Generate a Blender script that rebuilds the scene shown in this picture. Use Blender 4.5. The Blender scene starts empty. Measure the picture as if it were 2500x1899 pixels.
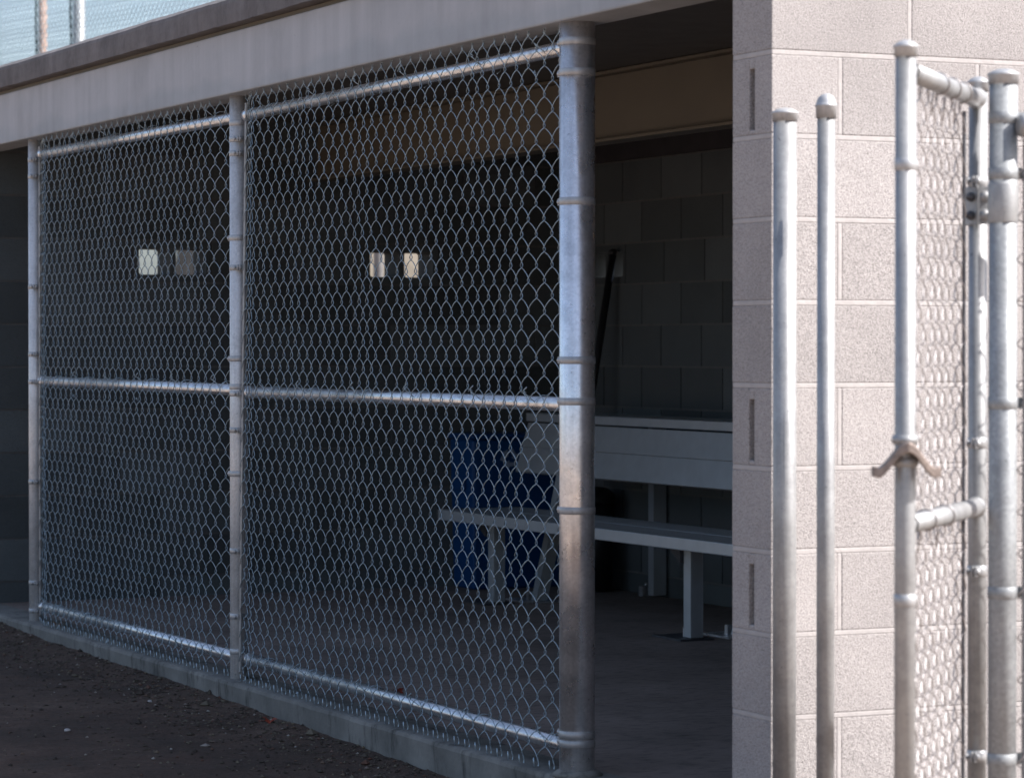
import bpy, bmesh, math, random
from mathutils import Vector, Matrix, noise as mnoise
R = math.radians
random.seed(7)
scene = bpy.context.scene
col = scene.collection

# ------------------------------------------------------------------ materials
MATS = {}
def newmat(name):
    m = bpy.data.materials.new(name); m.use_nodes = True
    nt = m.node_tree; b = nt.nodes['Principled BSDF']
    MATS[name] = m
    return m, nt, b
def N(nt, t, **kw):
    n = nt.nodes.new(t)
    for k, v in kw.items(): setattr(n, k, v)
    return n
def coords(nt, obj=True):
    return N(nt, 'ShaderNodeTexCoord').outputs['Object']
def noise(nt, vec, scale, detail=3, rough=.55, sc=None):
    if sc:
        mp = N(nt, 'ShaderNodeMapping'); mp.inputs['Scale'].default_value = sc
        nt.links.new(vec, mp.inputs['Vector']); vec = mp.outputs['Vector']
    n = N(nt, 'ShaderNodeTexNoise'); n.inputs['Scale'].default_value = scale
    n.inputs['Detail'].default_value = detail; n.inputs['Roughness'].default_value = rough
    nt.links.new(vec, n.inputs['Vector']); return n.outputs['Fac']
def ramp(nt, fac, stops):
    r = N(nt, 'ShaderNodeValToRGB'); e = r.color_ramp.elements
    while len(e) < len(stops): e.new(.5)
    for i, (p, c) in enumerate(stops):
        e[i].position = p; e[i].color = (c[0], c[1], c[2], 1) if not isinstance(c, (int, float)) else (c, c, c, 1)
    nt.links.new(fac, r.inputs['Fac']); return r.outputs['Color']
def mix(nt, a, b, fac, mode='MIX'):
    m = N(nt, 'ShaderNodeMix', data_type='RGBA', blend_type=mode)
    for s, v in ((6, a), (7, b), (0, fac)):
        if isinstance(v, (int, float)): m.inputs[s].default_value = v if s == 0 else (v, v, v, 1)
        elif isinstance(v, tuple): m.inputs[s].default_value = (v[0], v[1], v[2], 1)
        else: nt.links.new(v, m.inputs[s])
    return m.outputs[2]
def bump(nt, b, h, strength=.4, dist=.01):
    bn = N(nt, 'ShaderNodeBump'); bn.inputs['Strength'].default_value = strength
    bn.inputs['Distance'].default_value = dist
    nt.links.new(h, bn.inputs['Height']); nt.links.new(bn.outputs['Normal'], b.inputs['Normal'])
def island(nt):
    return N(nt, 'ShaderNodeNewGeometry').outputs['Random Per Island']

def mat_block(name, c, var, speck, bstr=.8):
    m, nt, b = newmat(name); v = coords(nt)
    r = island(nt)
    base = ramp(nt, r, [(0, tuple(x*(1-var) for x in c)), (1, tuple(x*(1+var) for x in c))])
    n1 = noise(nt, v, 320, 2, .6)
    s = ramp(nt, n1, [(.33, 1-speck), (.5, 1.0), (.68, 1+speck*.45)])
    n2 = noise(nt, v, 3.2, 4)
    s2 = ramp(nt, n2, [(.3, .9), (.7, 1.08)])
    s = mix(nt, s, ramp(nt, noise(nt, v, 130, 3, .6), [(.30, .68), (.37, 1)]), 1, 'MULTIPLY')
    c1 = mix(nt, base, s, 1, 'MULTIPLY'); c2 = mix(nt, c1, s2, 1, 'MULTIPLY')
    nt.links.new(c2, b.inputs['Base Color']); b.inputs['Roughness'].default_value = .95
    h = mix(nt, n1, noise(nt, v, 90, 3), .35)
    bump(nt, b, h, bstr, .004)
    return m
mat_block('split_block', (.372, .342, .335), .07, .52, 1.0)
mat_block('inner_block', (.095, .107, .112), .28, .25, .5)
def mat_plain(name, c, rough=.8, met=0, nscale=8, var=.15, bstr=0, bscale=60, fine=0):
    m, nt, b = newmat(name); v = coords(nt)
    s = ramp(nt, noise(nt, v, nscale, 5), [(.3, 1-var), (.7, 1+var)])
    c1 = mix(nt, c, s, 1, 'MULTIPLY')
    if fine:
        c1 = mix(nt, c1, ramp(nt, noise(nt, v, 220, 2), [(.35, 1-fine), (.65, 1+fine)]), 1, 'MULTIPLY')
    nt.links.new(c1, b.inputs['Base Color'])
    b.inputs['Roughness'].default_value = rough; b.inputs['Metallic'].default_value = met
    if bstr: bump(nt, b, noise(nt, v, bscale, 4), bstr, .005)
    return m
mat_plain('mortar_light', (.395, .366, .358), .9, 0, 30, .08, .3, 120)
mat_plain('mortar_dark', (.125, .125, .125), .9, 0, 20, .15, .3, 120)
mat_plain('slot_dark', (.05, .045, .05), .95)
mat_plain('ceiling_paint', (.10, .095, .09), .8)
mat_plain('tan_steel', (.135, .116, .088), .55, 0, 3, .1)
mat_plain('alu', (.52, .55, .58), .42, .55, 12, .06)
mat_plain('blue_plastic', (.003, .055, .19), .45, 0, 4, .08)
mat_plain('white_print', (.30, .36, .48), .6)
mat_plain('black_plastic', (.012, .012, .014), .5)
mat_plain('dark_steel', (.10, .10, .11), .5, .6, 40, .25)
mat_plain('rusty', (.26, .21, .185), .5, .5, 60, .3)
mat_plain('leaf_red', (.22, .035, .015), .7, 0, 90, .4)
mat_plain('leaf_tan', (.22, .12, .06), .7, 0, 90, .4)
mat_plain('pole_wood', (.30, .21, .17), .85, 0, 14, .25)
mat_plain('dark_green', (.02, .05, .045), .8, 0, 30, .3)
mat_plain('rock', (.135, .115, .09), .95, 0, .8, .3, .6, 3)
mat_plain('bark', (.10, .07, .05), .9, 0, 20, .3)
mat_plain('leaf_green', (.12, .115, .045), .8, 0, 3, .4)

# galvanised steel: mottled spangle, faint long streaks, scuffs
def mat_galv(name, c, rough, met, sp=.10):
    m, nt, b = newmat(name); v = coords(nt)
    vo = N(nt, 'ShaderNodeTexVoronoi'); vo.inputs['Scale'].default_value = 140
    nt.links.new(v, vo.inputs['Vector'])
    s1 = ramp(nt, vo.outputs['Color'], [(0, 1-sp), (1, 1+sp)])
    s2 = ramp(nt, noise(nt, v, 1, 5, .6, (60, 60, 2.2)), [(.3, .88), (.65, 1.06)])
    s3 = ramp(nt, noise(nt, v, 9, 6, .65), [(.40, .84), (.54, 1.0)])
    s4 = ramp(nt, noise(nt, v, 70, 3, .7), [(.26, .45), (.34, 1.0)])
    x = mix(nt, c, s1, 1, 'MULTIPLY')
    for s in (s2, s3, s4): x = mix(nt, x, s, 1, 'MULTIPLY')
    nt.links.new(x, b.inputs['Base Color']); b.inputs['Metallic'].default_value = met
    rr = ramp(nt, noise(nt, v, 12, 4), [(.3, rough-.06), (.7, rough+.12)])
    nt.links.new(rr, b.inputs['Roughness'])
    bump(nt, b, noise(nt, v, 45, 3), .12, .001)
    return m
mat_galv('galv', (.86, .84, .85), .29, .84)
mat_galv('galv_post', (.66, .65, .655), .44, .35)
mat_galv('zinc_cap', (.44, .44, .45), .42, .45, .05)
mat_galv('galv_old', (.31, .32, .33), .52, .45, .16)
mat_galv('galv_bright', (.35, .35, .355), .48, .55, .08)
mat_galv('galv_rail', (.78, .79, .82), .27, .88, .05)
m, nt, b = newmat('wire'); b.inputs['Base Color'].default_value = (.38, .46, .515, 1)
b.inputs['Metallic'].default_value = .75; b.inputs['Roughness'].default_value = .38
m, nt, b = newmat('wire_bright'); b.inputs['Base Color'].default_value = (.36, .335, .335, 1)
b.inputs['Metallic'].default_value = .75; b.inputs['Roughness'].default_value = .42

# header beam: painted concrete with run-off streaks and a wandering tide line
m, nt, b = newmat('beam_paint'); v = coords(nt)
st = ramp(nt, noise(nt, v, 1, 5, .6, (9, 9, .9)), [(.3, .86), (.7, 1.07)])
bl = ramp(nt, noise(nt, v, 2.2, 6, .62), [(.30, .80), (.50, .98), (.72, 1.06)])
sep = N(nt, 'ShaderNodeSeparateXYZ'); nt.links.new(v, sep.inputs[0])
tide = N(nt, 'ShaderNodeMath', operation='MULTIPLY_ADD')
nt.links.new(noise(nt, v, 1.6, 5, .6), tide.inputs[0]); tide.inputs[1].default_value = .22; nt.links.new(sep.outputs['Z'], tide.inputs[2])
td = ramp(nt, tide.outputs[0], [(.0, 1), (1, 1)])
mr = N(nt, 'ShaderNodeMapRange'); nt.links.new(tide.outputs[0], mr.inputs[0])
mr.inputs[1].default_value = 2.285; mr.inputs[2].default_value = 2.325; mr.inputs[3].default_value = 0; mr.inputs[4].default_value = 1
dampc = mix(nt, (.37, .38, .40), (.42, .415, .43), mr.outputs[0])
x = mix(nt, dampc, st, 1, 'MULTIPLY'); x = mix(nt, x, bl, 1, 'MULTIPLY')
x = mix(nt, x, ramp(nt, noise(nt, v, 25, 6, .75), [(.27, .45), (.34, 1)]), 1, 'MULTIPLY')
nt.links.new(x, b.inputs['Base Color']); b.inputs['Roughness'].default_value = .75
bump(nt, b, noise(nt, v, 60, 4), .15, .004)
# fascia: weathered dark concrete
m, nt, b = newmat('fascia'); v = coords(nt)
x = mix(nt, (.155, .14, .14), ramp(nt, noise(nt, v, 1, 5, .6, (7, 7, 1)), [(.3, .7), (.7, 1.15)]), 1, 'MULTIPLY')
x = mix(nt, x, ramp(nt, noise(nt, v, 14, 6, .7), [(.3, .75), (.6, 1.1)]), 1, 'MULTIPLY')
nt.links.new(x, b.inputs['Base Color']); b.inputs['Roughness'].default_value = .9
bump(nt, b, noise(nt, v, 40, 5), .4, .006)
# floor and kerb
m, nt, b = newmat('floor_slab'); v = coords(nt)
x = mix(nt, (.245, .192, .168), ramp(nt, noise(nt, v, 1.5, 7, .65), [(.3, .65), (.7, 1.25)]), 1, 'MULTIPLY')
x = mix(nt, x, ramp(nt, noise(nt, v, 38, 5, .7, (1, .35, 1)), [(.32, .50), (.5, 1.05)]), 1, 'MULTIPLY')
nt.links.new(x, b.inputs['Base Color']); b.inputs['Roughness'].default_value = .85
bump(nt, b, noise(nt, v, 30, 5), .3, .004)
m, nt, b = newmat('kerb'); v = coords(nt)
x = mix(nt, (.20, .19, .175), ramp(nt, noise(nt, v, 4, 7, .65), [(.3, .55), (.7, 1.3)]), 1, 'MULTIPLY')
x = mix(nt, x, ramp(nt, noise(nt, v, 1, 5, .7, (12, 12, 3)), [(.34, .42), (.46, 1.0)]), 1, 'MULTIPLY')
nt.links.new(x, b.inputs['Base Color']); b.inputs['Roughness'].default_value = .9
bump(nt, b, noise(nt, v, 60, 5), .5, .004)
# ground
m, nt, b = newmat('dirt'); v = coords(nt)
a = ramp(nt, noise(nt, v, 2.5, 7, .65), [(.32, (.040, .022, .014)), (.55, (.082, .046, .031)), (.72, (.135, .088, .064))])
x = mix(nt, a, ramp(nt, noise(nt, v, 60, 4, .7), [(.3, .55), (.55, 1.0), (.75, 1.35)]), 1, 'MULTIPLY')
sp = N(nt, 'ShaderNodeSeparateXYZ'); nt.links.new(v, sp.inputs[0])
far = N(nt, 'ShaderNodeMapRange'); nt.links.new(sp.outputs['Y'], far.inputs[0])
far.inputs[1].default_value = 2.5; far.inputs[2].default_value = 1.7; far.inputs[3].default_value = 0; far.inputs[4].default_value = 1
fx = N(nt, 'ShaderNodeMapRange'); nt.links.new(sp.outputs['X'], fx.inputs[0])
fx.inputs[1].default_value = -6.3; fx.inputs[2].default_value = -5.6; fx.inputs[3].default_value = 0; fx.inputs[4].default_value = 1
sun_fac = N(nt, 'ShaderNodeMath', operation='MAXIMUM'); nt.links.new(far.outputs[0], sun_fac.inputs[0]); nt.links.new(fx.outputs[0], sun_fac.inputs[1])
x = mix(nt, x, mix(nt, (.31, .235, .18), ramp(nt, noise(nt, v, 1.3, 5), [(.3, .8), (.7, 1.15)]), 1, 'MULTIPLY'), sun_fac.outputs[0])  # dirt painted paler where sunlit and out of view, brightening post reflections
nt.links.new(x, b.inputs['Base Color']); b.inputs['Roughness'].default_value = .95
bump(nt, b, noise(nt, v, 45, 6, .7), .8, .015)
m, nt, b = newmat('pebbles')
x = ramp(nt, island(nt), [(0, (.030, .020, .016)), (.45, (.075, .060, .045)), (.8, (.15, .125, .09)), (.93, (.11, .045, .03)), (1, (.30, .28, .25))])
nt.links.new(x, b.inputs['Base Color']); b.inputs['Roughness'].default_value = .9
M = MATS

# ------------------------------------------------------------------ mesh helpers
class MB:
    def __init__(s): s.v = []; s.f = []; s.m = []; s.mi = 0; s.smooth = []; s.sm = False
    def add(s, vs, fs):
        o = len(s.v); s.v += [tuple(v) for v in vs]
        for f in fs: s.f.append(tuple(i+o for i in f)); s.m.append(s.mi); s.smooth.append(s.sm)
    def box(s, a, b):
        x0, y0, z0 = a; x1, y1, z1 = b
        s.add([(x0,y0,z0),(x1,y0,z0),(x1,y1,z0),(x0,y1,z0),(x0,y0,z1),(x1,y0,z1),(x1,y1,z1),(x0,y1,z1)],
              [(0,3,2,1),(4,5,6,7),(0,1,5,4),(1,2,6,5),(2,3,7,6),(3,0,4,7)])
    def hexa(s, p):  # 8 points bottom ring then top ring
        s.add(p, [(0,3,2,1),(4,5,6,7),(0,1,5,4),(1,2,6,5),(2,3,7,6),(3,0,4,7)])
    def lathe(s, base, prof, n=24, axis=None, caps=True):
        # prof: list of (r, h) along axis
        ax = Vector(axis or (0,0,1)).normalized()
        t = Vector((1,0,0)) if abs(ax.x) < .9 else Vector((0,1,0))
        u = ax.cross(t).normalized(); w = ax.cross(u)
        base = Vector(base); vs = []
        for r, h in prof:
            for i in range(n):
                a = 2*math.pi*i/n
                vs.append(base+ax*h+(u*math.cos(a)+w*math.sin(a))*r)
        fs = []
        for j in range(len(prof)-1):
            for i in range(n):
                k = (i+1) % n
                fs.append((j*n+i, j*n+k, (j+1)*n+k, (j+1)*n+i))
        if caps:
            fs.append(tuple(range(n-1, -1, -1))); fs.append(tuple((len(prof)-1)*n+i for i in range(n)))
        o = s.sm; s.sm = True; s.add(vs, fs); s.sm = o
    def tube(s, p, q, r, n=20):
        p = Vector(p); q = Vector(q); s.lathe(p, [(r, 0), (r, (q-p).length)], n, q-p)
    def sweep(s, pts, r, n=6, closed=False, cap=True):
        pts = [Vector(p) for p in pts]; L = len(pts); vs = []
        prev = None
        for i in range(L):
            a = pts[i-1] if (i > 0 or closed) else pts[i]
            c = pts[(i+1) % L] if (i < L-1 or closed) else pts[i]
            d = (c-a).normalized()
            if prev is None:
                t = Vector((0,0,1)) if abs(d.z) < .9 else Vector((1,0,0))
                u = d.cross(t).normalized()
            else:
                u = (prev-d*prev.dot(d)).normalized()
            prev = u; w = d.cross(u)
            for k in range(n):
                an = 2*math.pi*k/n
                vs.append(pts[i]+(u*math.cos(an)+w*math.sin(an))*r)
        fs = []
        for i in range(L if closed else L-1):
            j = (i+1) % L
            for k in range(n):
                m2 = (k+1) % n
                fs.append((i*n+k, i*n+m2, j*n+m2, j*n+k))
        if cap and not closed:
            fs.append(tuple(range(n-1, -1, -1))); fs.append(tuple((L-1)*n+i for i in range(n)))
        o = s.sm; s.sm = True; s.add(vs, fs); s.sm = o
    def build(s, name, mats, parent=None, bevel=0, origin=None):
        me = bpy.data.meshes.new(name)
        if not isinstance(mats, (list, tuple)): mats = [mats]
        off = Vector(origin) if origin else Vector((0,0,0))
        me.from_pydata([tuple(Vector(v)-off) for v in s.v], [], s.f)
        for mt in mats: me.materials.append(M[mt])
        me.polygons.foreach_set('material_index', s.m)
        me.polygons.foreach_set('use_smooth', s.smooth)
        me.update()
        o = bpy.data.objects.new(name, me); col.objects.link(o)
        o.location = off
        if parent:
            o.parent = parent; o.matrix_parent_inverse = Matrix.Translation(-world_loc(parent))
        if bevel:
            md = o.modifiers.new('bevel', 'BEVEL'); md.width = bevel; md.segments = 2; md.limit_method = 'ANGLE'
        return o
def world_loc(o):
    v = Vector(o.location)
    p = o.parent
    if p is not None:
        v = o.matrix_parent_inverse.translation + v + world_loc(p)
    return v
def tag(o, label=None, cat=None, group=None, kind=None):
    if label: o['label'] = label
    if cat: o['category'] = cat
    if group: o['group'] = group
    if kind: o['kind'] = kind
    return o
def empty(name, loc=(0,0,0)):
    o = bpy.data.objects.new(name, None); o.location = loc; o.empty_display_size = .2
    col.objects.link(o); return o

# ------------------------------------------------------------------ block walls
PZ, Z0 = .2052, .099       # course pitch, first joint
def vent_block(mb, P, s0, z0, t0, t1):
    """block on its side: two rounded cores right through; P(s, t, z) -> xyz"""
    s1 = s0+.397; zt = z0+PZ-.010
    zc0 = z0+.034; zc1 = zt-.034; r = .014
    cells = [(s0, s0+.1985), (s0+.1985, s1)]
    for ci, (a, bb) in enumerate(cells):
        ca = a+(.025 if ci == 0 else .0145); cb = bb-(.0145 if ci == 0 else .025)
        inn = []
        for cx, cz, a0 in ((cb-r, zc1-r, 0), (ca+r, zc1-r, 90), (ca+r, zc0+r, 180), (cb-r, zc0+r, 270)):
            for k in range(5):
                an = R(a0+k*22.5); inn.append((cx+r*math.cos(an), cz+r*math.sin(an)))
        out = []; n = len(inn)
        for i, (x, z) in enumerate(inn):
            g_, k = divmod(i, 5); X = (bb, a, a, bb)[g_]; Z = (zt, zt, z0, z0)[g_]
            horiz_first = g_ in (0, 2)       # groups start on a side face, then turn to top / bottom (or the reverse)
            if k == 2: out.append((X, Z))
            elif (k < 2) == horiz_first: out.append((X, z))
            else: out.append((x, Z))
        vs = []
        for t in (t0, t1):
            vs += [P(x, t, z) for x, z in inn]; vs += [P(x, t, z) for x, z in out]
        fs = []
        for i in range(n):
            k = (i+1) % n
            fs.append((i, k, n+k, n+i)); fs.append((2*n+i, 3*n+i, 3*n+k, 2*n+k))
            fs.append((i, 2*n+i, 2*n+k, k))
            fs.append((n+i, n+k, 3*n+k, 3*n+i))
        mb.add(vs, fs)
def block_wall(name, P, s_start, s_end, t0, t1, ncourse, mats, parent, vents={}, g=.010, first_half=(), split_end=(), top=None, z_low=-.25, recess=.004, jit=.0008, chip=0):
    """running bond along s; blocks recessed joints; P maps (s, t, z)"""
    mb = MB(); rec = recess
    def bx(a, b, z0, z1, ta, tb):
        mb.hexa([P(a,ta,z0),P(b,ta,z0),P(b,tb,z0),P(a,tb,z0),P(a,ta,z1),P(b,ta,z1),P(b,tb,z1),P(a,tb,z1)])
    # mortar beds
    for k in range(ncourse+1):
        z = Z0+PZ*(k-1)
        mb.mi = 1; bx(s_start+rec, s_end-rec, z-g/2, z+g/2, t0+rec, t1-rec)
    for k in range(ncourse):
        z0 = Z0+PZ*(k-1)+g/2; z1 = z0+PZ-g
        half = k in first_half
        s = s_start; first = True
        vs = [v for v in vents.get(k, [])]
        while s < s_end-.01:
            w = (.2035 if (half and first) else .407)-g
            e = min(s+w, s_end)
            vb = None
            for v in vs:
                if s-.001 <= v < e+.01 and v < s_end: vb = v; break
            if vb is not None and vb-s > .03:
                e = vb-.010; vb = None
            j0 = random.uniform(-jit, jit); j1 = random.uniform(-jit, jit)
            if vb is not None:
                mb.mi = 0; vent_block(mb, P, vb, z0, t0, t1); e = vb+.397; vs.remove(vb)
            elif first and k in split_end:
                tm = (t0+t1)/2; gp = .013
                mb.mi = 0
                bx(s, e, z0, z1, t0+j0, tm-gp); bx(s, e, z0, z1, tm+gp, t1+j1)
                bx(s, e, z1-.028, z1-.0005, tm-gp, tm+gp); bx(s, e, z0+.0005, z0+.012, tm-gp, tm+gp)
                mb.mi = 2; bx(s+.03, e, z0+.012, z1-.028, tm-gp, tm+gp)
            else:
                mb.mi = 0; bx(s, e, z0, z1, t0+j0, t1+j1)
            if e < s_end-.012:
                mb.mi = 1; bx(e, e+g, z0, z1, t0+rec, t1-rec)
            s = e+g; first = False
    return mb.build(name, mats, parent, bevel=.0025 if chip else 0)

dug = tag(empty('dugout', (-10, 5.4, 0)), 'concrete block baseball dugout with grey header beam and flat slab roof', 'dugout')
# sunlit side wall, end face towards the field
block_wall('side_wall', lambda s, t, z: (t, s, z), 3.76, 8.0, -6.604, -6.410, 12, ['split_block', 'mortar_light', 'slot_dark'],
           dug, first_half=(1,3,5,7,9,11), split_end=(3, 5, 9), chip=1, recess=.0005, g=.0135)
# far end wall
def veny(*a): return list(a)
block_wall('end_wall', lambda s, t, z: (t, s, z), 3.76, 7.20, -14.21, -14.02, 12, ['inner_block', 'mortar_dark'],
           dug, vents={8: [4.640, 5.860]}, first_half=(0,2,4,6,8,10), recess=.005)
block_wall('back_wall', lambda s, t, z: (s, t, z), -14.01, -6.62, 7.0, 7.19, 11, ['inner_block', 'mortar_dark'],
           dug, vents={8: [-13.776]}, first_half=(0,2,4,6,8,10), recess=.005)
b = MB(); b.box((-13.99, 6.985, 2.158), (-6.62, 7.18, 2.325)); b.build('light_seal_strip', 'slot_dark', dug)  # added dark strip, closes the gap above the wall against sky light
# front header beam
b = MB(); b.box((-15.2, 3.79, 2.142), (-6.61, 3.94, 2.366)); b.build('front_beam', 'beam_paint', dug, bevel=.006)
b = MB(); b.box((-15.2, 3.81, 2.369), (-6.62, 7.3, 2.384)); b.build('shadow_gap_strip', 'tan_steel', dug)
# roof slab with uneven cast edge
b = MB(); nx = 220
for i in range(nx):
    x0 = -15.4+i*(8.985/nx); x1 = x0+8.985/nx
    def edge(x, z): 
        n = mnoise.noise(Vector((x*3, z*5, 0)))*.004+mnoise.noise(Vector((x*17, z*9, 4)))*.002
        return n
    ys = [(3.752, 2.386), (3.750, 2.42), (3.750, 2.46), (3.753, 2.474), (3.788, 2.496), (7.4, 2.50), (7.4, 2.386)]
    P0 = [(x0, y+(edge(x0, z) if y < 4 else 0), z+(edge(x0, z+3)*.8 if y < 4 else 0)) for y, z in ys]
    P1 = [(x1, y+(edge(x1, z) if y < 4 else 0), z+(edge(x1, z+3)*.8 if y < 4 else 0)) for y, z in ys]
    n = len(ys); vs = P0+P1
    fs = [(j, (j+1) % n, n+(j+1) % n, n+j) for j in range(n)]
    if i == 0: fs.append(tuple(range(n)))
    if i == nx-1: fs.append(tuple(range(2*n-1, n-1, -1)))
    b.add(vs, fs)
b.build('roof_slab', 'fascia', dug)
b = MB(); b.box((-14.0, 3.945, 2.335), (-6.62, 6.985, 2.366)); b.build('ceiling', 'ceiling_paint', dug)
# tan steel I-beam under the ceiling
b = MB()
b.box((-14.01, 5.545, 2.318), (-6.62, 5.655, 2.331)); b.box((-14.01, 5.545, 2.047), (-6.62, 5.655, 2.060))
b.box((-14.01, 5.595, 2.0605), (-6.62, 5.605, 2.3175)); b.build('steel_beam', 'tan_steel', dug, bevel=.002)

# ------------------------------------------------------------------ ground, floor, kerb
def kin(o, k='structure'): o['kind'] = k; return o
def axisvals(segs):
    out = []
    for a, bb, st in segs:
        n = max(1, round((bb-a)/st)); out += [a+(bb-a)*i/n for i in range(n)]
    out.append(segs[-1][1]); return out
xs = axisvals([(-600, -60, 90), (-60, -20, 5), (-20, -14.2, .6), (-14.2, -5.2, .035), (-5.2, 4, .5), (4, 40, 6), (40, 400, 90)])
ys = axisvals([(-400, -40, 60), (-40, -4, 6), (-4, 1.6, .4), (1.6, 3.84, .035), (3.84, 12, .8), (12, 60, 8), (60, 600, 90)])
def gz(x, y):
    base = -.108+.052*min(1, max(0, (-8.8-x)/4.4))
    n = mnoise.noise(Vector((x*.9, y*.9, 0)))*.012+mnoise.noise(Vector((x*4, y*4, 1)))*.008+mnoise.noise(Vector((x*14, y*14, 2)))*.005
    near = 1 if (-15 < x < 0 and -2 < y < 3.9) else 0
    d = max(0, 3.78-y)
    ridge = .018*math.exp(-(d/.10)**2)
    return base+(n+ridge)*near - .012*min(1, d/1.5)
b = MB(); b.sm = True
vs = [(x, y, gz(x, y) if y < 3.86 or not (-14.3 < x < -6.3) else -.16) for y in ys for x in xs]; W = len(xs)
fs = [(j*W+i, j*W+i+1, (j+1)*W+i+1, (j+1)*W+i) for j in range(len(ys)-1) for i in range(W-1)]
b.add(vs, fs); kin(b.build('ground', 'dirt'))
b = MB()
for xa_, xb2 in ((-14.3, -11.703), (-11.697, -9.162), (-9.156, -6.62)): b.box((xa_, 3.958, -.12), (xb2, 7.0, 0))
kin(b.build('floor', 'floor_slab', bevel=.003))
# kerb cast in lengths with open joints at the posts
b = MB()
joints = [-16, -13.085, -10.455, -7.66, -6.62]
for i in range(4):
    a, c = joints[i]+(.003 if i else 0), joints[i+1]-.003
    n = max(2, int((c-a)/.04))
    for j in range(n):
        x0 = a+(c-a)*j/n; x1 = a+(c-a)*(j+1)/n
        def e(x, q): return mnoise.noise(Vector((x*5, q, 0)))*.004+mnoise.noise(Vector((x*22, q, 3)))*.0025
        prof = [(3.80, -.35), (3.782, -.012), (3.786, -.002), (3.795, .001), (3.9545, .001), (3.9545, -.35)]
        k = len(prof)
        A = [(x0, y+(e(x0, y*9) if y < 3.8 else 0), z+(e(x0, z*20+5)*.5 if y < 3.8 else 0)) for y, z in prof]
        B = [(x1, y+(e(x1, y*9) if y < 3.8 else 0), z+(e(x1, z*20+5)*.5 if y < 3.8 else 0)) for y, z in prof]
        f = [(m_, (m_+1) % k, k+(m_+1) % k, k+m_) for m_ in range(k)]
        if j == 0: f.append(tuple(range(k)))
        if j == n-1: f.append(tuple(range(2*k-1, k-1, -1)))
        b.add(A+B, f)
kin(b.build('kerb', 'kerb'))

# loose stones, clods and dry litter on the dirt
b = MB(); rnd = random.Random(3)
def rock_(b, x, y, z, s, rnd):
    vs = []
    for (a, c, d) in ((1,0,0),(-1,0,0),(0,1,0),(0,-1,0),(0,0,1),(0,0,-1)):
        k = s*rnd.uniform(.6, 1.25); vs.append((x+a*k, y+c*k, z+d*k*.65))
    b.add(vs, [(0,2,4),(2,1,4),(1,3,4),(3,0,4),(2,0,5),(1,2,5),(3,1,5),(0,3,5)])
for i in range(7500):
    x = rnd.uniform(-14.2, -6.0)
    y = 3.78-abs(rnd.gauss(0, .22)) if rnd.random() < .55 else rnd.uniform(1.9, 3.76)
    s = rnd.choice([.003, .004, .005, .006, .008])*rnd.uniform(.7, 1.3)
    if rnd.random() < .012: s *= 2.4
    z = gz(x, y)+s*.2
    if rnd.random() < .22:  # straw / leaf shred
        a = rnd.uniform(0, math.pi); l = rnd.uniform(.005, .018); w = rnd.uniform(.001, .003)
        dx, dy = math.cos(a)*l, math.sin(a)*l; ex, ey = -math.sin(a)*w, math.cos(a)*w
        h = rnd.uniform(.001, .005)
        b.add([(x-dx,y-dy,z),(x+ex,y+ey,z+h),(x+dx,y+dy,z+h*.4),(x-ex,y-ey,z+h*.8)], [(0,1,2),(0,2,3)])
    else: rock_(b, x, y, z, s, rnd)
kin(b.build('ground_litter', 'pebbles'), 'stuff')

def leaf(label, x, y, z, s, mat, ang):
    b = MB(); pts = []
    for i in range(12):
        a = 2*math.pi*i/12; r = s*(1 if i % 2 == 0 else .68)*(1.5 if i in (0, 6) else 1)
        pts.append((x+r*math.cos(a+ang), y+r*math.sin(a+ang)*.8, z+.006+.012*math.sin(a*2+1)*s/.03))
    n = len(pts); b.add(pts+[(x, y, z+.004)]+[(p[0], p[1], p[2]-.0012) for p in pts],
          [(i, (i+1) % n, n) for i in range(n)]+[(n+1+i, i, (i+1) % n, n+1+(i+1) % n)[::-1] for i in range(n)])
    b.tube((x-.4*s, y-1.6*s, z+.004), (x, y, z+.005), .0011, 5)
    tag(b.build('fallen_leaf', mat, origin=(x, y, z)), label, 'leaf', 'fallen leaves by the kerb')
leaf('rusty red curled leaf on the dirt against the kerb face', -9.80, 3.735, gz(-9.80, 3.735)+.004, .024, 'leaf_red', .6)
leaf('orange red leaf lying on the dugout floor behind the mesh', -9.75, 4.20, .002, .024, 'leaf_red', 2.0)
leaf('brown leaf on the kerb top under the far fence bay', -12.75, 3.87, .004, .020, 'leaf_tan', 1.0)
def stone(label, x, y, s):
    bm = bmesh.new(); bmesh.ops.create_icosphere(bm, subdivisions=2, radius=s)
    for v in bm.verts:
        v.co *= 1+.35*mnoise.noise(v.co*60+Vector((x, y, 0))); v.co.z *= .6
    me = bpy.data.meshes.new('stone'); bm.to_mesh(me); bm.free(); me.materials.append(M['mortar_light'])
    o = bpy.data.objects.new('stone', me); o.location = (x, y, gz(x, y)+s*.3); col.objects.link(o)
    tag(o, label, 'stone', 'pale stones in the dirt')
stone('pale stone lying alone in the dark open dirt', -9.95, 3.05, .011)
stone('small pale stone in the dirt below the middle fence post', -10.55, 3.55, .009)
stone('pale pebble on the dirt below the far post', -12.3, 3.35, .009)

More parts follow.
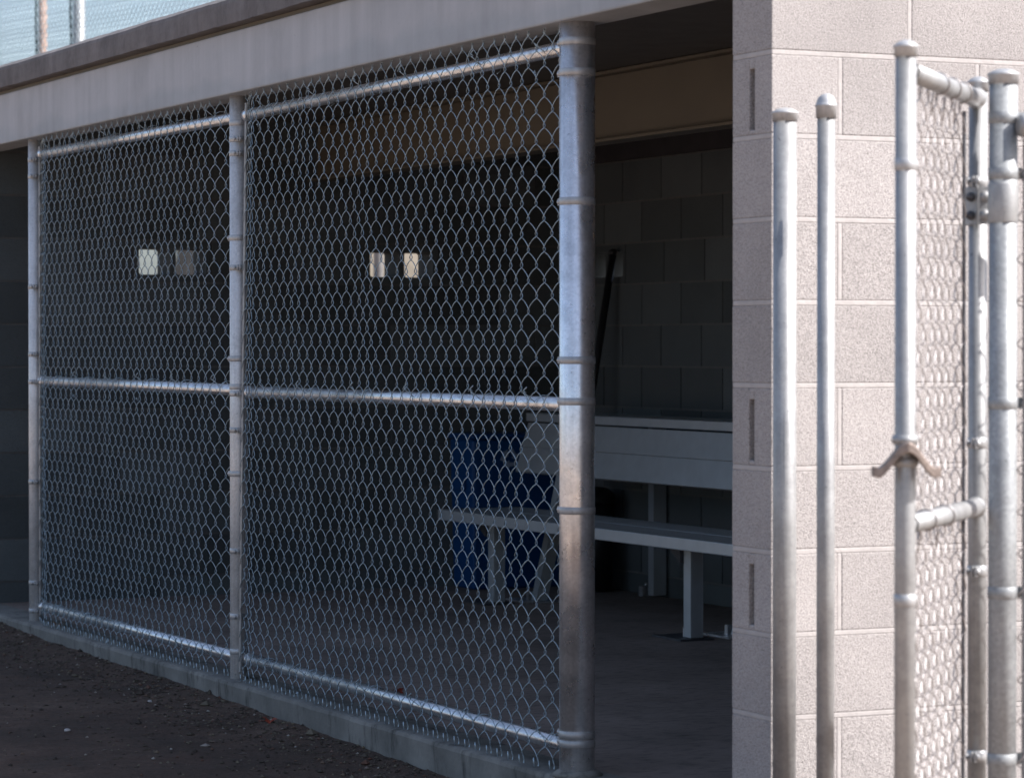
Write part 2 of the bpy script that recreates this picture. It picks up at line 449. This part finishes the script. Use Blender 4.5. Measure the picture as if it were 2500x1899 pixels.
# ------------------------------------------------------------------ chain link
def chainlink(name, mat, parent, S, length, z0, z1, P=.0897, D=.0388, B=.0055, wr=.00152, seed=0, jitter=.10, top_barb=True, bot_hook=True, seg=14, n=6, straight=False):
    """S(s, t, z): s along the fence, t out of plane (towards viewer side)"""
    rnd = random.Random(seed); b = MB()
    N_ = int(round(length/D)); offs = [0.0]
    for i in range(N_):
        q = 1+jitter*mnoise.noise(Vector((i*.35, seed, 0)))*1.6+rnd.uniform(-jitter, jitter)*.4
        offs.append(offs[-1]+q)
    k = length/offs[-1]; offs = [o*k for o in offs]
    if True:
        for i in range(N_):
            sa, sb = offs[i], offs[i+1]; mid = (sa+sb)/2; A = (sb-sa)/2+.0030
            ph = math.pi*(i % 2)
            # theta grows with z; both ends sit at extremes on the lattice
            h = z1-z0; periods = h/P
            t0 = math.pi/2; 
            nth = int(periods*2)  # half turns
            pts = []
            zt = lambda th: z0+P*(th-t0)/(2*math.pi)
            steps = nth*seg//2
            bow = .004*mnoise.noise(Vector((i*.13, seed, 5)))
            for q in range(steps+1):
                th = t0+nth*math.pi*q/steps
                sx = (math.sin(th+ph)-.111*math.sin(3*(th+ph))+.04*math.sin(5*(th+ph)))/1.151
                zz = zt(th)+.022*P*math.cos(2*th)
                wob = .0035*mnoise.noise(Vector((i*.22, zz*2.2, seed)))
                drift = .006*mnoise.noise(Vector((i*.10, zz*1.1, seed+9)))
                pts.append(S(mid+A*sx+drift, B*math.tanh(3.5*math.cos(th+ph))/.985+wob*1.5+bow, zz+drift*.5))
            # end hooks
            if bot_hook:
                th = t0; sx = math.sin(th+ph); sgn = 1 if sx > 0 else -1
                e = offs[i+1] if sgn > 0 else offs[i]
                hk = []
                r = .0080
                for q in range(7):
                    a = math.pi*q/6
                    hk.append(S(e-sgn*.002, -r*math.cos(a)-.001, z0-.010-r*1.5*math.sin(a)))
                hk.append(S(e+sgn*.003, r+.002, z0+.003))
                base = [p for p in hk]
                if (i % 2 == 0): base = base
                pts = base[::-1]+pts[1:] if False else ([S(e-sgn*.001, r+.001, z0+.006)]+[S(e-sgn*.001, r*math.cos(math.pi*q/6), z0-.010-r*1.9*math.sin(math.pi*q/6)) for q in range(7)]+[S(e-sgn*.002, -r*.6, z0+.004)])+pts[2:]
            if top_barb:
                th = t0+nth*math.pi; sx = math.sin(th+ph); sgn = 1 if sx > 0 else -1
                e = mid+A*sx/1.0
                zt_ = zt(th)
                tw = []
                for q in range(5):
                    a = math.pi*q/2.2+(0 if sgn > 0 else math.pi)
                    tw.append(S(e+.0032*math.cos(a), .0032*math.sin(a), zt_+.004+q*.0032))
                ex = -sgn*rnd.uniform(.006, .012)
                tw.append(S(e+ex, rnd.uniform(-.004, .006), zt_+.019+rnd.uniform(0, .006)))
                pts = pts[:-1]+tw
            b.sweep(pts, wr, n)
    return b.build(name, mat, parent)

fy = 3.855; my = 3.820
fence = tag(empty('dugout_fence', (-10.43, fy, 0)), 'chain link fence of two bays on galvanised posts closing the dugout front', 'fence')
XL, XM, XB = -13.04, -10.435, -7.662
post_r = {'L': .0300, 'M': .0320, 'B': .0508}
def band(parent, x, y, z, r, h=.021, side=None, mat='zinc_cap', th=.0017, name='band', axis=None):
    b = MB(); b.lathe((x, y, z-h/2), [(r+.0003, 0), (r+th, .0012), (r+th, h-.0012), (r+.0003, h)], 28)
    if side is not None:
        d = Vector(side).normalized(); p = Vector((x, y, z)); q = Vector((-d.y, d.x, 0))
        a = p+d*(r-.002); e = p+d*(r+.022)
        for s_ in (-1, 1):
            c = q*(.004*s_); w = q*.0015
            pts = [a+c-w, e+c-w, e+c+w, a+c+w]
            b.hexa([pp+Vector((0,0,-h/2+.001)) for pp in pts]+[pp+Vector((0,0,h/2-.001)) for pp in pts])
        m_ = p+d*(r+.013)
        b.tube(m_-q*.013, m_+q*.010, .0040, 10); b.lathe(m_-q*.0165, [(.0075, 0), (.0075, .004)], 6, q)
        b.lathe(m_+q*.006, [(.0085, 0), (.007, .005), (.003, .0075)], 10, q)
    return b.build(name, mat, parent)
def make_post(x, r, ztop, bands, sides, mt='galv_post'):
    b = MB(); b.lathe((x, fy, -.35), [(r, 0), (r, ztop+.35)], 40)
    o = b.build('post', mt, fence)
    for i, z in enumerate(bands):
        band(o, x, fy, z, r, side=(sides[i % len(sides)], -.35, 0) if sides[i % len(sides)] else None)
    return o
pL = make_post(XL, post_r['L'], 2.142, [2.054, 1.981, 1.49, 1.189, 1.066, .62, .17, .045], [1])
pM = make_post(XM, post_r['M'], 2.142, [2.043, 1.984, 1.932, 1.622, 1.512, 1.178, 1.075, 1.050, .916, .755, .471, .231, .101], [0, 1, 1, -1, 1, -1, 0, 1, 1, -1, 1, 1, 0])
pB = make_post(XB, post_r['B'], 2.142, [2.088, 2.001, 1.635, 1.183, 1.066, .756, .118, .092], [-1], 'galv')
# concrete spill at the big post foot
b = MB(); b.lathe((XB, fy, .0012), [(.075, 0), (.060, .012), (.0515, .016)], 26); b.build('post_footing', 'kerb', fence)
rr = .0212; ry = 3.873
def rail(x0, x1, z, dz=0):
    b = MB(); b.tube((x0, ry, z), (x1, ry, z+dz), rr, 28)
    for x, d in ((x0, 1), (x1, -1)):
        b.lathe((x, ry, z if d > 0 else z+dz), [(rr+.0035, 0), (rr+.0035, .045), (rr+.0005, .047)], 28, (d, 0, 0))
    o = b.build('rail', 'galv_rail', fence); return o
xa, xb_, xc, xd = XL+post_r['L']+.004, XM-post_r['M']+.010, XM+post_r['M']+.004, XB-post_r['B']+.010
rails = []
for z1_, z2_, dz1, dz2 in ((2.078, 2.070, -.008, .012), (1.070, 1.056, -.008, 0), (.067, .076, .008, -.002)):
    rails.append((rail(xa, xb_, z1_, dz1), xa, xb_, z1_)); rails.append((rail(xc, xd, z2_, dz2), xc, xd, z2_))
# wire ties round the rails
rnd = random.Random(11)
for o, x0, x1, z in rails:
    n = int((x1-x0)/.42)
    for i in range(n):
        x = x0+(i+.6)*(x1-x0)/n+rnd.uniform(-.06, .06)
        b = MB(); pts = []
        rt = rr+.0035
        for q in range(11):
            a = R(-150+q*30); pts.append((x+.012*q/10, ry+rt*math.sin(a)*-1*1.0-.004, z+rt*math.cos(a)))
        pts = [(x-.010, my-.010, z+.034)] + [(x+.004*q, ry+(rt+.004)*math.sin(R(-80+q*34)), z+(rt)*math.cos(R(-80+q*34))) for q in range(8)]
        b.sweep(pts, .0016, 6)
        # twisted tails in front of the mesh
        tz = z+rnd.choice([.040, -.050]); tw = [(x+.010*math.cos(q*1.9)*.4+q*.0028, my-.011+.003*math.sin(q*1.9), tz-q*.0022) for q in range(7)]
        b.sweep(tw, .0015, 5)
        b.sweep([(x-.016, my-.010, z+.030), (x+.002, my-.013, z+.038), (x+.022, my-.012, z+.048)], .0017, 6)
        b.build('wire_tie', 'wire', o)
zb, zt = .020, 2.128
def S1(s, t, z):
    q = max(0, 1-abs(s-L1)/.25); q2 = max(0, 1-s/.22)
    return (XL+.064+s, my+.033*q*q*(3-2*q)+.035*q2*q2*(3-2*q2)-t, z)
def S2(s, t, z):
    q = max(0, 1-abs(s-L2)/.25); q2 = max(0, 1-s/.22)
    return (XM+.050+.014*(z-.1)*q2+s, my+.028*q*q*(3-2*q)+(.018+.008*z)*q2*q2*(3-2*q2)-t, z)
L1 = (XM-.034)-(XL+.064); L2 = (XB-.056)-(XM+.050)
chainlink('mesh', 'wire', fence, S1, L1, zb, zt, seed=1)
chainlink('mesh', 'wire', fence, S2, L2, zb, zt, seed=2)
for x, x2, y, yt in ((XL+.066, XL+.070, 3.855, 3.855), (XM-.041, XM-.041, 3.855, 3.855), (XM+.055, XM+.084, 3.839, 3.855), (XB-.064, XB-.064, 3.850, 3.850)):
    b = MB(); b.hexa([(x-.0085,y-.003,.03),(x+.0085,y-.003,.03),(x+.0085,y+.003,.03),(x-.0085,y+.003,.03),(x2-.0085,yt-.003,2.112),(x2+.0085,yt-.003,2.112),(x2+.0085,yt+.003,2.112),(x2-.0085,yt+.003,2.112)])
    b.build('tension_bar', 'galv_bright', fence, bevel=.001)

# ------------------------------------------------------------------ right hand posts, gate, side fence
GZ = -.14
def cap_prof(r, kind):
    if kind == 'dome':
        return [(r+.0035, -.030), (r+.0035, -.004), (r+.0055, -.002), (r+.0055, .001), (r+.003, .004)]+[((r+.002)*math.cos(R(a)), .004+(r*1.15)*math.sin(R(a))) for a in (8, 20, 35, 50, 63, 75, 84)]
    return [(r+.0025, -.020), (r+.0025, -.003), (r+.0048, -.001), (r+.0048, .002), (r*.95, .005), (r*.8, .0085), (r*.5, .0115), (r*.2, .013)]
def lone_post(name, label, x, y, r, ztop, kind):
    root = tag(empty(name, (x, y, GZ)), label, 'fence post')
    b = MB(); b.lathe((x, y, GZ-.1), [(r, 0), (r, ztop-GZ+.1)], 36); b.build('pipe', 'galv_bright', root)
    b = MB(); b.lathe((x, y, ztop), cap_prof(r, kind), 32); b.build('cap', 'zinc_cap', root)
    return root
lone_post('fence_post', 'free standing galvanised post with a flat cap at the block wall corner', -6.275, 3.718, .0285, 1.784, 'flat')
lone_post('fence_post', 'thinner galvanised post with a domed bullet cap in front of the sunlit wall', -6.056, 3.700, .0210, 1.786, 'dome')

C = Vector((-4.979, 3.223, 0)); Dp = Vector((-5.487, 3.738, 0)); Ep = Vector((-5.347, 3.707, 0))
gate = tag(empty('gate', (Dp.x, Dp.y, GZ)), 'narrow chain link gate swung open with fork latch beside the block wall', 'gate')
def stile(P_, r, ztop, bands, side):
    b = MB(); b.lathe((P_.x, P_.y, -.05), [(r, 0), (r, ztop+.05)], 32); o = b.build('stile', 'galv_bright', gate)
    b = MB(); b.lathe((P_.x, P_.y, ztop), cap_prof(r, 'flat'), 28); b.build('cap', 'zinc_cap', o)
    for z in bands: band(o, P_.x, P_.y, z, r, .024, side)
    return o
gd = (Dp-C).normalized()
stC = stile(C, .0205, 1.806, [1.577, .726, .30], (gd.x, gd.y, 0))
stD = stile(Dp, .0205, 1.796, [1.580, 1.012, .733, .33], (-gd.x, -gd.y, 0))
for z in (1.760, .872, .02):
    b = MB(); b.tube(Vector((C.x, C.y, z))+gd*.012, Vector((Dp.x, Dp.y, z))-gd*.012, .0195, 26)
    b.lathe(Vector((Dp.x, Dp.y, z))-gd*.040, [(.0195, 0), (.0215, .006), (.0232, .020)], 26, gd, caps=False)
    b.lathe(Vector((C.x, C.y, z))+gd*.040, [(.0195, 0), (.0215, .006), (.0232, .020)], 26, -gd, caps=False)
    r_ = b.build('rail', 'galv_bright', gate)
    if z > .5:
        for t_ in ((.30, .42, .53) if z > 1 else (.18, .36)):
            p0 = Vector((C.x, C.y, z))+gd*t_; b = MB(); q = Vector((-gd.y, gd.x, 0)); pts = []
            for k in range(12):
                a = R(k*32-40); pts.append(p0+gd*(.0022*k)+q*(.0222*math.cos(a))+Vector((0, 0, .0222*math.sin(a))))
            pts.append(pts[-1]+Vector((0, 0, -.05))+gd*-.02)
            b.sweep(pts, .0018, 6); b.build('wire_tie', 'wire_bright', r_)
gn = Vector((-gd.y, gd.x, 0));  gn = gn if gn.dot(Vector((0, -1, 0))) > 0 else -gn
Lg = (Dp-C).length
chainlink('mesh', 'wire_bright', gate, lambda s, t, z: tuple(C+gd*(.022+s)+gn*(.020+t)+Vector((0,0,z))), Lg-.085, .02, 1.74, P=.0897, seed=5, jitter=.05)
bp = Dp-gd*.052+gn*.020
b = MB(); b.hexa([tuple(bp+gd*a+gn*c+Vector((0,0,z))) for z in (.03, 1.73) for a, c in ((-.008,-.0025),(.008,-.0025),(.008,.0025),(-.008,.0025))])
b.build('tension_bar', 'dark_steel', gate)
# fork latch: collars and the two-pronged fork
b = MB()
for z in (1.040, .996): b.lathe((C.x, C.y, z-.009), [(.0208, 0), (.026, .001), (.026, .017), (.0208, .018)], 26)
cr = Vector((math.sin(math.atan(3096/6500)), math.cos(math.atan(3096/6500)), 0)); cf = Vector((cr.y, -cr.x, 0))
b.build('latch_collar', 'galv_bright', gate)
b = MB(); prof = []
for i in range(25):
    u = -1+2*i/24
    zz = 1.026-.052*(.5-.5*math.cos(math.pi*min(1, abs(u)/.92)))+(.004 if abs(u) > .9 else 0); prof.append((u*.066, zz))
vs = []
for (s_, z) in prof:
    d_ = .030+.020*(1-abs(s_)/.066)
    for (dz, dd) in ((-.010, 0), (.010, 0), (.010, .036), (-.010, .036)):
        vs.append(tuple(C+cr*s_+cf*(d_-.034+dd)+Vector((0, 0, z+dz))))
fs = [(i*4+k, i*4+(k+1) % 4, (i+1)*4+(k+1) % 4, (i+1)*4+k) for i in range(24) for k in range(4)]+[(3,2,1,0), (96,97,98,99)]
b.sm = False; b.add(vs, fs); b.build('latch_fork', 'rusty', gate, bevel=.002)
# hinge between gate stile and hinge post
z = 1.527; hh = .042
b = MB()
b.lathe((Ep.x, Ep.y, z-hh), [(.0305, 0), (.0326, .001), (.0326, 2*hh-.001), (.0305, 2*hh)], 30)
def lp(a, c, zz): return tuple(Dp+cr*a+cf*c+Vector((0, 0, zz)))
def plate(a0, c0, a1, c1, t=.004):
    d = Vector((a1-a0, c1-c0, 0)).normalized(); q = (-d.y*t/2, d.x*t/2)
    P4 = [(a0-q[0], c0-q[1]), (a1-q[0], c1-q[1]), (a1+q[0], c1+q[1]), (a0+q[0], c0+q[1])]
    b.hexa([lp(x_, y_, z-hh+.001) for x_, y_ in P4]+[lp(x_, y_, z+hh-.001) for x_, y_ in P4])
plate(-.003, .033, .036, .034); plate(-.005, .031, -.026, .002); plate(-.026, .000, -.020, -.026)
b.hexa([lp(x_, y_, z+q_) for q_ in (-.012, .004) for x_, y_ in ((.033, .036), (.037, .036), (.047, .128), (.043, .128))])
b.build('hinge', 'galv_bright', gate, bevel=.0008)
for dz in (-.021, .019):
    b = MB(); p = Vector(lp(.010, .035, z+dz)); b.lathe(p, [(.0130, 0), (.0125, .003), (.0100, .0075), (.005, .0105), (.001, .0112)], 20, cf)
    b.build('hinge_bolt', 'galv_bright', gate)
    b = MB(); d_ = (cr*-.8+cf*.6).normalized(); p = Vector(lp(-.017, .019, z+dz)); b.lathe(p, [(.010, 0), (.010, .007), (.005, .0075), (.005, .016)], 6, d_)
    b.build('hinge_nut', 'dark_steel', gate)

sf = tag(empty('side_fence', (Ep.x, Ep.y, GZ)), 'thick capped hinge post with the start of a chain link fence at the right edge', 'fence')
b = MB(); b.lathe((Ep.x, Ep.y, GZ-.1), [(.0302, 0), (.0302, 1.80-GZ+.1)], 40); po = b.build('post', 'galv_old', sf)
b = MB(); b.lathe((Ep.x, Ep.y, 1.800), cap_prof(.0302, 'flat'), 36); b.build('cap', 'zinc_cap', po)
sd = Vector((.22, .975, 0)).normalized()
for z in (1.709, 1.590, 1.101, .697, .341): band(po, Ep.x, Ep.y, z, .0302, .026, sd, 'galv_old')
Fe = Ep+sd*1.7
for z in (1.690, .02):
    q0 = Ep+cf*.036+cr*.024+Vector((0, 0, z)); q1 = Vector((Fe.x, Fe.y, z)); qd = (q1-q0).normalized()
    b = MB(); b.tube(q0+qd*.006, q1, .0205, 26)
    b.lathe(q0, [(.012, 0), (.0235, .004), (.0245, .012), (.0245, .044), (.0208, .046)], 26, qd)
    b.build('rail', 'galv_bright', sf)
b = MB(); b.lathe((Fe.x, Fe.y, GZ-.1), [(.0302, 0), (.0302, 1.80-GZ+.1)], 30); b.build('post', 'galv', sf)
sn = Vector((sd.y, -sd.x, 0)); sn = sn if sn.dot(cf) > 0 else -sn
tb = Ep+sd*.047+sn*.016
b = MB(); b.hexa([tuple(tb+sd*a+sn*c+Vector((0,0,z))) for z in (.03, 1.66) for a, c in ((-.008,-.0025),(.008,-.0025),(.008,.0025),(-.008,.0025))])
b.build('tension_bar', 'dark_steel', sf)
chainlink('mesh', 'wire_bright', sf, lambda s, t, z: tuple(Ep+sd*(.030+s)+sn*(.017+t)+Vector((0,0,z))), 1.62, .02, 1.70, seed=8, jitter=.04)

# ------------------------------------------------------------------ bench
bx0, bx1 = -13.08, -8.9
bench = tag(empty('bench', (-11, 6.1, 0)), 'long aluminium players bench with leaning backrest and shelf behind the fence', 'bench')
b = MB()
for y0, y1 in ((5.84, 6.055), (6.070, 6.285)): b.box((bx0, y0, .400), (bx1, y1, .450))
b.build('seat', 'alu', bench, bevel=.004)
b = MB()
for y0, y1 in ((5.838, 6.057), (6.068, 6.287)):
    b = MB(); b.box((bx0-.010, y0, .398), (bx0+.002, y1, .452)); b.build('end_cap', 'dark_steel', bench, bevel=.002)
# backrest: two planks leaning back
b = MB()
def lean(y, z): return (y, z)
for z0, z1 in ((.608, .7285), (.7292, .848)):
    ya, yb = 6.40+(z0-.608)*.30, 6.40+(z1-.608)*.30
    b.hexa([(-13.40, ya, z0), (bx1, ya, z0), (bx1, ya+.035, z0-.008), (-13.40, ya+.035, z0-.008), (-13.40, yb, z1), (bx1, yb, z1), (bx1, yb+.035, z1-.008), (-13.40, yb+.035, z1-.008)])
b.build('backrest', 'alu', bench, bevel=.003)
b = MB()
for lx in (-12.93, -11.00, -9.08):
    for z in (.64, .70, .76, .82):
        b = MB(); b.lathe((lx, 6.40+(z-.608)*.30-.001, z), [(.009, 0), (.008, .004), (.003, .006)], 10, (0, -1, -.1)); b.build('bolt_head', 'galv', bench)
b = MB(); b.box((-13.40, 6.46, .856), (bx1, 6.74, .896)); b.build('shelf', 'alu', bench, bevel=.003)
for i, x in enumerate((-12.93, -11.00, -9.08)):
    lx = x
    b = MB()  # front channel leg: bright flange towards the field, deep web sideways
    b.box((lx-.025, 6.045, .012), (lx+.035, 6.050, .388)); b.box((lx+.030, 6.0505, .012), (lx+.035, 6.100, .388)); b.box((lx-.025, 6.1005, .012), (lx+.035, 6.1055, .388))
    lg = b.build('leg', 'alu', bench, bevel=.001)
    b = MB(); b.box((lx-.20, 5.99, .001), (lx+.05, 6.15, .009)); b.build('foot_plate', 'dark_steel', lg)
    b = MB(); b.box((lx-.050, 6.055, .010), (lx-.027, 6.10, .052)); b.lathe((lx-.038, 6.08, .052), [(.008, 0), (.008, .014)], 6); b.build('anchor_bolt', 'galv', lg)
    b = MB(); b.add([(lx-.030, 6.03, .398), (lx-.16, 6.03, .398), (lx-.030, 6.03, .32), (lx-.030, 6.13, .398), (lx-.16, 6.13, .398), (lx-.030, 6.13, .32)], [(0,1,2),(5,4,3),(0,3,4,1),(1,4,5,2),(2,5,3,0)])
    b.build('bracket', 'dark_steel', lg)
    b = MB(); # slanted back leg carrying the backrest
    z0, z1 = .012, .85; y0 = 6.27; y1 = y0+.19
    for (a, c) in ((lx-.02, lx+.035),):
        for dy in (0, .056):
            b.hexa([(a, y0+dy, z0), (c, y0+dy, z0), (c, y0+dy+.004, z0), (a, y0+dy+.004, z0), (a, y1+dy, z1), (c, y1+dy, z1), (c, y1+dy+.004, z1), (a, y1+dy+.004, z1)])
        b.hexa([(c-.005, y0+.004, z0), (c, y0+.004, z0), (c, y0+.056, z0), (c-.005, y0+.056, z0), (c-.005, y1+.004, z1), (c, y1+.004, z1), (c, y1+.056, z1), (c-.005, y1+.056, z1)])
    lg = b.build('leg', 'alu', bench)
    b = MB(); b.box((lx-.20, 6.22, .001), (lx+.05, 6.40, .009)); b.box((lx-.075, 6.27, .009), (lx-.052, 6.32, .05)); b.build('foot_plate', 'galv', lg)
    lx = x-.02
    b = MB(); b.box((lx-.02, 6.915, .012), (lx+.035, 6.920, .855)); b.box((lx+.030, 6.9205, .012), (lx+.035, 6.985, .855))
    lg = b.build('leg', 'alu', bench)
    b = MB(); b.box((lx-.09, 6.90, .002), (lx-.052, 6.98, .05)); b.lathe((lx-.070, 6.93, .05), [(.008, 0), (.008, .016)], 6); b.build('anchor_bolt', 'galv', lg)

# ------------------------------------------------------------------ recycling bin
bin_ = tag(empty('recycling_bin', (-13.86, 6.6, 0)), 'slim dark blue recycling bin standing in the far dugout corner', 'recycling bin')
b = MB(); x0, x1, y0, y1 = -14.0, -13.72, 6.315, 6.87
tp = .015
b.hexa([(x0+tp,y0+tp,.001),(x1-tp,y0+tp,.001),(x1-tp,y1-tp,.001),(x0+tp,y1-tp,.001),(x0,y0,.755),(x1,y0,.755),(x1,y1,.755),(x0,y1,.755)])
b.build('body', 'blue_plastic', bin_, bevel=.012)
b = MB(); b.box((x0-.008, y0-.010, .757), (x1+.010, y1+.010, .785)); b.build('rim', 'blue_plastic', bin_, bevel=.010)
b = MB(); b.box((x0+.08, y0-.011, .50), (x1-.08, y0-.001, .56)); b.build('handle', 'blue_plastic', bin_, bevel=.003)
# chasing-arrows symbol on the wide side
b = MB(); cy, cz, rs = 6.52, .66, .062; X = x1+.0035
for k in range(3):
    a0 = 90+120*k
    def tp_(r_, a): return (X, cy-r_*math.cos(R(a)), cz+r_*math.sin(R(a)))
    # one bent arrow following a triangle side
    A = Vector((0, math.cos(R(a0)), math.sin(R(a0))))*rs; Bv = Vector((0, math.cos(R(a0-120)), math.sin(R(a0-120))))*rs
    d = (Bv-A).normalized(); nrm = Vector((0, -d.z, d.y))
    p0 = A+d*.022; p1 = A+d*((Bv-A).length-.052); tip = A+d*((Bv-A).length-.022)
    def pt(v, xo=0): return (X+xo, cy+v.y, cz+v.z)
    q = [p0+nrm*.010, p0-nrm*.010, p1-nrm*.010, p1+nrm*.010]
    b.add([pt(v) for v in q]+[pt(v, -.003) for v in q], [(0,1,2,3),(4,5,1,0),(5,6,2,1),(6,7,3,2),(7,4,0,3)])
    q = [p1+nrm*.021, p1-nrm*.021, tip]
    b.add([pt(v, .0006) for v in q]+[pt(v, -.003) for v in q], [(0,1,2),(3,4,1,0),(4,5,2,1),(5,3,0,2)])
b.build('recycling_symbol', 'white_print', bin_)
# ------------------------------------------------------------------ black can and pole leaning on the back wall
CANX, CANY = -13.42, 6.86
can = tag(empty('trash_can', (CANX, CANY, 0)), 'narrow black trash can behind the bench beside the thick post', 'trash can')
b = MB(); b.lathe((CANX, CANY, .001), [(.080, 0), (.095, .44)], 30); b.build('body', 'black_plastic', can)
b = MB(); b.lathe((CANX, CANY, .441), [(.100, 0), (.100, .02), (.09, .05), (.055, .075), (.01, .082)], 30); b.build('lid', 'black_plastic', can)
b = MB(); b.tube((-13.44, 6.965, 1.690), (-13.53, 6.72, .005), .0185, 16); b.lathe((-13.44, 6.965, 1.684), [(.0185, 0), (.021, .006), (.021, .02), (.012, .028)], 16)
tag(b.build('pole', 'black_plastic', origin=(-13.53, 6.72, .005)), 'black pole leaning on the back wall across a vent opening', 'pole')

# ------------------------------------------------------------------ behind: tall backstop fence, bank, bushes
bs = tag(empty('backstop_fence', (-28.6, 8.5, -.1)), 'tall chain link fence rising bright behind the dugout roof', 'fence')
bd = Vector((.980, .198, 0)); bo = Vector((-28.6, 8.5, 0)); bn = Vector((.198, -.980, 0))
def BS(s_, t, z): return tuple(bo+bd*(s_-8)+bn*t+Vector((0, 0, z)))
chainlink('mesh', 'wire', bs, BS, 14.0, 2.9, 5.6, seed=21, jitter=.05, seg=8, n=4, wr=.0038, top_barb=False, bot_hook=False)
for q in (.2, 13.8):
    b = MB(); b.lathe(BS(q, -.05, -.2), [(.04, 0), (.04, 5.9)], 20); b.build('post', 'galv_bright', bs)
for z in (4.02, 5.62, 2.88):
    b = MB(); b.tube(BS(.2, -.04, z), BS(13.8, -.04, z), .018, 12); b.build('rail', 'dark_steel', bs)
for nm, mt_, x, y, rad, lb in (('wooden_pole', 'pole_wood', -30.151, 9.0, .045, 'brown weathered pole behind the tall fence at the upper left'),
                          ('steel_pole', 'galv_old', -28.903, 9.0, .062, 'pale steel pole right of the brown one above the dugout roof')):
    root = tag(empty(nm, (x, y, -.2)), lb, 'pole')
    b = MB(); b.lathe((x, y, -.2), [(rad, 0), (rad*.96, 6.5)], 20); b.build('shaft', mt_, root)
    b = MB(); b.sweep([(x-.01+.008*math.sin(k*1.3), y-rad-.02+.006*math.cos(k*2.1), -.2+k*.25) for k in range(26)], .014, 6); b.build('dark_strip', 'dark_green', root)  # wavy dark green strip up the side of the pole

# rocky bank seen sunlit through the vent openings
bxs = axisvals([(-60, -24, .5)]); bys = axisvals([(9.6, 40, .5)])
def bz(x, y):
    t = min(1, max(0, (y-(.341*(-x)+.04*mnoise.noise(Vector((x*.5, 0, 0)))))/.5)); t2 = min(1, max(0, (-24.5-x)/4))
    n = mnoise.noise(Vector((x*.5, y*.5, 0)))+.6*abs(mnoise.noise(Vector((x*1.3, y*1.3, 3))))
    return -.15+t*t2*(3.9+.9*n)+.6*min(t, t2)*mnoise.noise(Vector((x*.9, y*.9, 9)))
b = MB(); W = len(bxs); b.add([(x, y, bz(x, y)) for y in bys for x in bxs], [(j*W+i, j*W+i+1, (j+1)*W+i+1, (j+1)*W+i) for j in range(len(bys)-1) for i in range(W-1)])
kin(b.build('rocky_bank', 'rock'))
def bush(x, y, z, s, label):
    root = tag(empty('bush', (x, y, z)), label, 'bush'); rnd = random.Random(int(x*10))
    b = MB()
    for i in range(9):
        a = rnd.uniform(0, 6.28); b.sweep([(x, y, z), (x+math.cos(a)*s*.3, y+math.sin(a)*s*.3, z+s*.5), (x+math.cos(a)*s*.5, y+math.sin(a)*s*.5, z+s*rnd.uniform(.7, 1.1))], .012, 5)
    b.build('stems', 'bark', root)
    b = MB()
    for i in range(1600):
        v = Vector((rnd.gauss(0, 1), rnd.gauss(0, 1), rnd.gauss(0, 1))).normalized()*s*rnd.uniform(.3, .62)*(1+.3*mnoise.noise(Vector((i*.01, 0, 0))))
        p = Vector((x, y, z+s*.62))+v; l = rnd.uniform(.03, .06)
        d = Vector((rnd.uniform(-1, 1), rnd.uniform(-1, 1), rnd.uniform(-1, 1))).normalized(); e = d.cross(Vector((rnd.random(), .3, 1))).normalized()
        b.add([p-d*l, p+e*l*.4, p+d*l, p-e*l*.4], [(0,1,2,3)])
    b.build('leaves', 'leaf_green', root)
bush(-35.2, 12.75, 2.0, 1.0, 'green bush on the bank glimpsed through the farthest vent opening')
bush(-39.0, 15.8, 2.6, 1.4, 'green bush on the rocks glimpsed through the middle vent openings')

# ------------------------------------------------------------------ camera
cam = bpy.data.cameras.new('camera'); co = bpy.data.objects.new('camera', cam); col.objects.link(co)
th = math.atan(3096/6500); pit = math.atan(90/6500)
fwd = Vector((-math.cos(th)*math.cos(pit), math.sin(th)*math.cos(pit), -math.sin(pit)))
rgt = Vector((math.sin(th), math.cos(th), 0)); upv = rgt.cross(fwd)
mw = Matrix((rgt, upv, -fwd)).transposed().to_4x4(); mw.translation = Vector((0, 0, 1.22)); co.matrix_world = mw
cam.sensor_width = 36; cam.lens = 6500/2212*36; cam.clip_end = 2000; cam.clip_start = .05
cam.dof.use_dof = True; cam.dof.focus_distance = 10.2; cam.dof.aperture_fstop = 6.0
scene.camera = co

# ------------------------------------------------------------------ light
AZ = R(50); EL = R(43)     # azimuth of the sun measured from +X towards +Y
sd_ = Vector((math.cos(AZ)*math.cos(EL), math.sin(AZ)*math.cos(EL), math.sin(EL)))
sun = bpy.data.lights.new('sun', 'SUN'); sun.energy = 5.0; sun.angle = R(.53); sun.color = (1, .965, .93)
so = bpy.data.objects.new('sun', sun); so.rotation_euler = sd_.to_track_quat('Z', 'Y').to_euler(); col.objects.link(so)
w = bpy.data.worlds.new('World'); scene.world = w; w.use_nodes = True; nt = w.node_tree
sk = nt.nodes.new('ShaderNodeTexSky'); sk.sky_type = 'NISHITA'; sk.sun_disc = False
sk.sun_elevation = EL; sk.sun_rotation = math.pi/2-AZ; sk.air_density = 1; sk.dust_density = 3.0; sk.ozone_density = 3.0
ad = nt.nodes.new('ShaderNodeVectorMath'); ad.operation = 'ADD'; ad.inputs[1].default_value = (.62, .70, .80)   # thin bright high haze
nt.links.new(sk.outputs[0], ad.inputs[0]); nt.links.new(ad.outputs[0], nt.nodes['Background'].inputs[0]); nt.nodes['Background'].inputs[1].default_value = .10
scene.view_settings.view_transform = 'Standard'; scene.view_settings.look = 'None'; scene.view_settings.gamma = 1
scene.view_settings.exposure = .95
scene.cycles.max_bounces = 8; scene.cycles.diffuse_bounces = 4
scene.cycles.use_denoising = True
